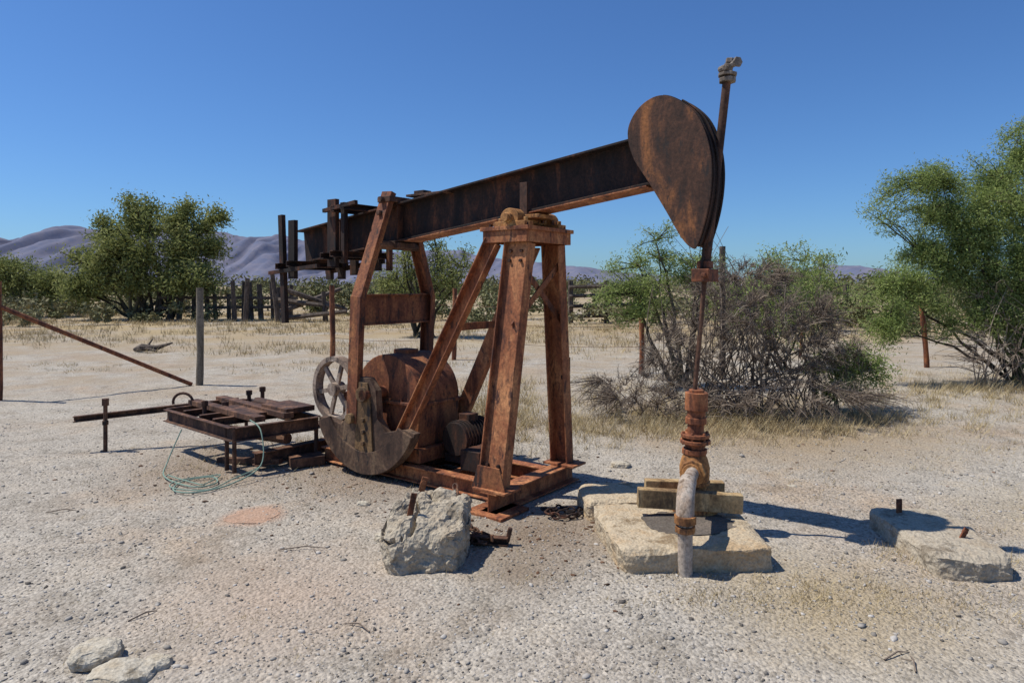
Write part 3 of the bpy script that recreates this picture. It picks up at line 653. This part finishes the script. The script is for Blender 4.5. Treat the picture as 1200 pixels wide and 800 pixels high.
tree("palo_verde_tree", [(9.3, 12.2, 0), (8.9, 12.0, 0), (9.9, 12.3, 0)],
     [(8.5, 11.8, 3.2, 1.1, 1.0, .8, 130), (6.9, 11.6, 3.2, .85, .7, .5, 70), (7.7, 11.6, 2.65, .9, .7, .5, 85), (9.5, 12.0, 3.5, 1.0, 1.0, .9, 115), (7.3, 11.7, 2.1, .8, .7, .4, 62), (6.5, 11.4, 1.6, .75, .6, .45, 55), (8.2, 11.5, 1.9, .9, .7, .6, 100), (9.2, 11.3, .6, .9, .6, .5, 90), (9.2, 11.6, 1.8, .9, .8, .9, 120), (10.8, 12, 2.4, 1.0, 1.0, 1.3, 50), (8.7, 11.6, 4.15, .5, .5, .35, 22), (9.3, 11.8, 4.4, .4, .5, .3, 12), (6.2, 11.3, 1.0, .4, .5, .25, 16), (7.9, 11.4, 1.15, .9, .6, .4, 60)],
     26, 100, .028, .10, [M_bark, M_leafR], .035, (.010, .004), droop=.3, seed=5, wid=.24, side=3)
tree("dead_brush", [(8.2, 10.9, 0), (8.9, 10.8, 0), (7.6, 11.0, 0), (9.6, 10.9, 0)], [(8.3, 10.9, .6, 1.6, .7, .5, 460), (8.0, 11.1, 1.4, .8, .6, .5, 80)], 45, 0, 0, 0, [M_twig], .011, (.005, .0027), bend=.5, sides=4, seed=8)
tree("young_palo_verde_tree", [(2.75, 11.2, 0)],
     [(2.2, 11.2, 1.85, .75, .6, .45, 52), (3.0, 11.2, 2.0, .5, .5, .35, 24), (1.8, 11.1, 1.35, .6, .5, .4, 34), (2.4, 11.2, 2.4, .35, .3, .3, 8)],
     6, 75, .026, .09, [M_bark, M_leafR], .045, (.010, .0045), seed=11, wid=.26)
k = MB()
for i in range(14):
    x0 = random.uniform(2.0, 4.6); k.tube(bez((x0, 10.5, .2), (x0 + random.uniform(-.4, .2), 10.4, 1.3), (x0 + random.uniform(-1.4, .5), 10.4, random.uniform(1.6, 2.7)), 8), [.010 * (1 - .1 * j) for j in range(8)], 4)
k.obj("bare_stalks", M_twig)
tree("dead_bush", [(2.6, 8.7, 0), (2.9, 8.5, 0), (3.2, 8.8, 0), (2.3, 8.9, 0), (3.7, 8.8, 0)],
     [(2.75, 8.7, 1.15, .8, .7, .8, 900), (3.6, 8.6, 1.0, .75, .6, .75, 800), (3.1, 8.8, 1.7, .7, .5, .35, 260), (2.1, 8.8, .7, .55, .5, .5, 300), (4.2, 8.9, .7, .5, .5, .5, 260)], 80, 0, 0, 0, [M_twig], .011, (.0048, .0026), bend=.45, sides=4, seed=21, side=6)
tree("dead_bush", [(1.6, 8.7, 0), (2.1, 8.3, 0), (1.2, 8.9, 0), (3.4, 8.2, 0)],
     [(1.6, 8.6, .3, 1.0, .8, .32, 560), (3.4, 8.1, .3, 1.3, .7, .28, 560)], 40, 0, 0, 0, [M_twig], .009, (.0045, .0022), bend=.6, sides=4, seed=22, side=3)
tree("creosote_bush", [(4.3, 9.2, 0), (4.0, 9.0, 0)], [(4.4, 8.9, .5, .6, .4, .38, 75), (3.9, 9.2, 1.25, .5, .4, .45, 34), (4.0, 9.3, 1.85, .4, .25, .4, 22)], 12, 50, .023, .07, [M_twig, M_leafR], .011, (.005, .003), seed=23)
tree("mesquite_tree", [(5.4, 13.5, 0), (5.0, 13.6, 0)], [(5.2, 13.5, 1.7, .8, .6, .6, 46), (4.7, 13.4, 1.1, .6, .5, .5, 26), (5.9, 13.5, 1.2, .7, .5, .5, 26)], 8, 55, .032, .11, [M_bark, M_leafR], .03, (.012, .005), seed=52, wid=.3, rise=.3)
tree("mesquite_tree", [(-3.1, 22, 0), (-2.6, 22, 0)], [(-3.0, 22, 2.2, 1.2, 1, 1.0, 48), (-2.0, 22, 1.9, 1.0, 1, .8, 34), (-3.8, 22, 1.5, .8, .8, .7, 26), (-3.4, 22, 3.4, .9, .7, .6, 22)], 12, 50, .055, .16, [M_bark, M_leafL], .06, (.02, .01), seed=31, rise=.5)
tree("mesquite_tree", [(9.0, 24, 0), (7.5, 24, 0)], [(8.0, 24, 1.2, 2.0, 1, .8, 60), (11.0, 25, 1.3, 1.6, 1, .9, 50)], 10, 45, .06, .19, [M_twig, M_leafR], .05, (.02, .01), seed=33, rise=.4)
tree("mesquite_tree", [(-26.5, 36, 0), (-25.5, 36, 0)], [(-26.5, 36, 2.0, 1.8, 1, 1.2, 60), (-24.5, 36, 1.5, 1.4, 1, .9, 44), (-28.5, 37, 1.8, 1.6, 1, 1.1, 44)], 10, 60, .09, .27, [M_bark, M_leafL], .08, (.03, .015), seed=35, rise=.4)
tree("dead_bush", [(6.2, 18, 0), (5.4, 18, 0), (7.0, 18.2, 0)], [(6.1, 18, .9, 1.2, .7, .7, 260)], 30, 0, 0, 0, [M_twig], .016, (.009, .005), bend=.45, sides=4, seed=41)

Cc = []; Sh = []; SZ = []
def bush(x, y, rx, h, n, sh):
    nl = 9
    for _ in range(nl):
        c0 = np.array([x + rng.uniform(-.8, .8) * rx, y + rng.uniform(-.5, .5) * rx, h * rng.uniform(.2, .72)])
        q = rng.normal(size=(n // nl, 3)); q /= np.linalg.norm(q, axis=1)[:, None]; q *= rng.uniform(.3, 1.15, (n // nl, 1))
        f = rng.uniform(.6, 1.3)
        Cc.append(c0 + q * np.array([rx * .38, rx * .38, h * .28]) * f); Sh.append(np.clip(rng.normal(sh + rng.uniform(-.15, .15), .15, n // nl), 0, 1)); SZ.append(np.full(n // nl, y))
for _ in range(270):
    y = rng.uniform(45, 180); x = rng.uniform(-.82, .82) * y
    h = rng.uniform(.9, 3.2) * (1 + (y - 42) / 260); bush(x, y, h * rng.uniform(.7, 1.6), h, 240, rng.uniform(.25, .9))
for _ in range(85):
    y = rng.uniform(27, 46); x = rng.uniform(-.8, .85) * y
    if x < -6 and y < 38 and x > -14: continue
    h = rng.uniform(.5, 1.5); bush(x, y, h * rng.uniform(.7, 1.5), h, 420, rng.uniform(.35, .95))
for x, y, rx, h in ((-22.5, 42, 2, 2.2), (16.5, 26, 2.0, 2.0), (14, 27, 1.6, 1.7), (12.5, 22, 1.2, 1.2), (-10.5, 40, 1.8, 2.3), (-7.5, 38, 1.5, 1.9), (1.5, 34, 1.6, 1.9)): bush(x, y, rx, h, 1400, .5)
Cc = np.concatenate(Cc); Sh = np.concatenate(Sh); SZ = np.concatenate(SZ); Cc[:, 2] = np.maximum(Cc[:, 2], .02)
n = len(Cc); a = rng.normal(size=(n, 3)); a /= np.linalg.norm(a, axis=1)[:, None]; b2 = np.cross(a, rng.normal(size=(n, 3))); b2 /= np.linalg.norm(b2, axis=1)[:, None]
s = (.02 + .0024 * SZ)[:, None] * rng.uniform(.6, 1.5, (n, 1))
Vv = np.stack([Cc - a * s, Cc + b2 * s * .4, Cc + a * s, Cc - b2 * s * .4], 1).reshape(-1, 3)
np_mesh("desert_brush", Vv, np.arange(4 * n).reshape(n, 4), M_brush, np.repeat(Sh, 4))

# ------------------------------------------------------------ dry grass
Cg = []; Hg = []
def patch(cx, cy, sx, sy, ntuft, h, blades=22, r=.05):
    for _ in range(ntuft):
        x = rng.normal(cx, sx); y = rng.normal(cy, sy)
        if y < 2.5: continue
        m_ = int(blades * rng.uniform(.5, 1.3)); p = np.stack([rng.normal(x, r, m_), rng.normal(y, r, m_), np.full(m_, gh(x, y) - .005)], -1)
        Cg.append(p); Hg.append(h * rng.uniform(.4, 1.2, m_) * rng.uniform(.6, 1.2))
patch(2.6, 7.9, 1.1, .4, 330, .15, 24, .06); patch(3.2, 8.8, 1.4, .6, 220, .2); patch(1.75, 3.60, .42, .13, 130, .035, 16, .05); patch(1.1, 3.55, .25, .08, 50, .03, 14, .05)
patch(-.4, 8.4, .5, .8, 190, .24); patch(.8, 7.8, .5, .4, 80, .15); patch(.9, 10, 1.0, 1.0, 100, .2); patch(8.5, 10.4, 1.5, .6, 240, .2)
patch(5.5, 7.8, 1.2, 1.2, 200, .06, 14); patch(3.7, 4.2, .7, .5, 80, .05, 12, .05); patch(2.7, 4.15, .25, .08, 30, .07); patch(-1.3, 3.2, .4, .2, 34, .025, 12); patch(-1.9, 7.5, .6, .5, 60, .12)
patch(.9, 3.85, .5, .03, 30, .04, 12, .03); patch(.15, 4.4, .3, .2, 24, .03, 10); patch(-1.2, 5.6, .6, .3, 60, .04, 10); patch(3.1, 3.6, .6, .2, 100, .03, 12); patch(2.2, 5.6, .5, .4, 60, .035, 12)
patch(-.3, 3.1, .6, .2, 24, .025, 10); patch(5, 5.5, 1.0, .8, 100, .04, 12); patch(-2.6, 6.1, .5, .3, 60, .06, 12); patch(-3.6, 4.4, .8, .6, 40, .03, 10); patch(6.5, 10, 1.5, 1.2, 120, .1, 14)
for _ in range(70): patch(rng.uniform(-25, -4), rng.uniform(17, 40), 1.5, .6, 30, .22, 12, .1)
for _ in range(45): patch(rng.uniform(-4, 28), rng.uniform(16, 36), 1.4, .7, 30, .24, 12, .1)
for _ in range(22): patch(rng.uniform(-14, 14), rng.uniform(11.5, 16), .8, .3, 16, .10, 10, .08)
Cg = np.concatenate(Cg); Hg = np.concatenate(Hg); n = len(Cg)
an = rng.uniform(0, 6.28, n); ln = rng.uniform(.1, 1.2, n); tip = Cg + np.stack([np.cos(an) * ln * Hg, np.sin(an) * ln * Hg, Hg], -1)
wd = np.maximum(.0022, .00035 * Cg[:, 1])[:, None] * np.stack([-np.sin(an + .7), np.cos(an + .7), np.zeros(n)], -1)
Vv = np.stack([Cg - wd, Cg + wd, tip], 1).reshape(-1, 3)
np_mesh("dry_grass", Vv, np.arange(3 * n).reshape(n, 3), M_grass, np.repeat(np.clip(rng.normal(.5, .25, n), 0, 1), 3))
k = MB()
for x, y, a, L in ((-1.85, 3.42, .9, .14), (-1.3, 4.25, 0.1, .3), (1.72, 3.05, .4, .16), (-.75, 3.3, 2.6, .16), (1.75, 2.98, 1.2, .14), (-3.3, 5.0, .3, .2)):
    d = Vector((math.cos(a), math.sin(a), 0)) * L; p = Vector((x, y, gh(x, y) + .006)); k.tube([p - d * .5, p + Vector((.01, .015, .012)), p + d * .5], [.004, .004, .002], 5)
    k.tube([p + d * .2, p + d * .3 + Vector((d.y, -d.x, .02)) * random.uniform(-.3, .3)], [.003, .0015], 4)
k.obj("sticks", M_twig)
k = MB()
k.tube([(-9.5, 17.2, .05), (-9.2, 17.0, .12), (-8.9, 17.05, .10), (-8.55, 17.2, .22)], [.05, .10, .07, .02], 7, caps=True); k.tube([(-9.2, 17.0, .12), (-8.8, 16.9, .04)], [.06, .03], 6, caps=True); k.tube([(-9.1, 17.0, .12), (-9.0, 17.1, .32)], [.04, .015], 5)
k.obj("driftwood_log", M_oldwood)

# ------------------------------------------------------------ mountains
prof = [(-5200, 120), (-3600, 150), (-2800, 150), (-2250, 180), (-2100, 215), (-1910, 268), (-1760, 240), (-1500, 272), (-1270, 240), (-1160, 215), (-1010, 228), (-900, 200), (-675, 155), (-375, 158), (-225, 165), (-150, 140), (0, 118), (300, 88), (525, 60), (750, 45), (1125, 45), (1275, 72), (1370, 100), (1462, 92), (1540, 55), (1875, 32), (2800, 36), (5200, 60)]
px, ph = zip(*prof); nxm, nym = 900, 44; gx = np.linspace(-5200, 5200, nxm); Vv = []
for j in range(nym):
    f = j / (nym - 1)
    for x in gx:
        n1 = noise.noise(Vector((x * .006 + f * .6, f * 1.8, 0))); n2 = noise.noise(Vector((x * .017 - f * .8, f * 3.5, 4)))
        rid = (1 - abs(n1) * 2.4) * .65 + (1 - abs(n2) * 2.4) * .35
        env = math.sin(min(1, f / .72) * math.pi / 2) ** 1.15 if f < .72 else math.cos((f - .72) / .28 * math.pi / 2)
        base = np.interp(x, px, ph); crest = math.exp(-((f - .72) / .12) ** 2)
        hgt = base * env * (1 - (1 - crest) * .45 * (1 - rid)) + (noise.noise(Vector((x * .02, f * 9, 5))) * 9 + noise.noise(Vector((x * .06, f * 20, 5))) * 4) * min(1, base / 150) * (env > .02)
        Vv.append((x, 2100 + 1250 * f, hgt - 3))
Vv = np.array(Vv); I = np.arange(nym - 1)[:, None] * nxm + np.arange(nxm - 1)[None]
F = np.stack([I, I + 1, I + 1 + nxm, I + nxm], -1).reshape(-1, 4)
m, nt, b = new_mat("hazed_mountain"); geo = N(nt, "ShaderNodeNewGeometry"); nn = noise_n(nt, geo.outputs["Position"], .014, 5, .75)
r = ramp(nt, nn, [(.38, (.105, .12, .185)), (.62, (.16, .155, .20))]); nt.links.new(r.outputs[0], b.inputs["Base Color"]); b.inputs["Roughness"].default_value = 1  # distance haze painted into the base colour as bluish purple
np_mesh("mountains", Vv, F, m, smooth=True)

# ------------------------------------------------------------ light
el = math.radians(60); d = Vector((0.996 * math.cos(el), -0.09 * math.cos(el), -math.sin(el)))
sl = bpy.data.lights.new("sun", 'SUN'); sl.energy = 4.9; sl.angle = math.radians(.5); sl.color = (1, .955, .87)
so = bpy.data.objects.new("sun", sl); col.objects.link(so); so.rotation_euler = d.to_track_quat('-Z', 'Y').to_euler(); so.location = (-10, 5, 20)
w = bpy.data.worlds.new("World"); scene.world = w; w.use_nodes = True; nt = w.node_tree
sky = nt.nodes.new("ShaderNodeTexSky"); sky.sky_type = 'NISHITA'; sky.sun_disc = False; sky.sun_elevation = el; sky.sun_rotation = math.radians(275)
sky.altitude = 600; sky.air_density = 1.05; sky.dust_density = 0.7; sky.ozone_density = 2.0
mul = nt.nodes.new("ShaderNodeMix"); mul.data_type = 'RGBA'; mul.blend_type = 'MULTIPLY'; mul.inputs[0].default_value = 1
mul.inputs[7].default_value = (0.60, 0.95, 1.42, 1); nt.links.new(sky.outputs[0], mul.inputs[6])
bg = nt.nodes["Background"]; bg.inputs["Strength"].default_value = 0.084; nt.links.new(mul.outputs[2], bg.inputs[0])
scene.view_settings.view_transform = 'Standard'; scene.view_settings.look = 'None'; scene.view_settings.exposure = 0
# ------------------------------------------------------------ camera
cd = bpy.data.cameras.new("camera"); cam = bpy.data.objects.new("camera", cd); col.objects.link(cam)
cd.sensor_width = 36; cd.lens = 24; cd.shift_y = -65 / 1200; cd.clip_end = 20000; cd.clip_start = .05
cam.location = (0, 0, 1.65); cam.rotation_euler = (math.radians(90), 0, 0); scene.camera = cam
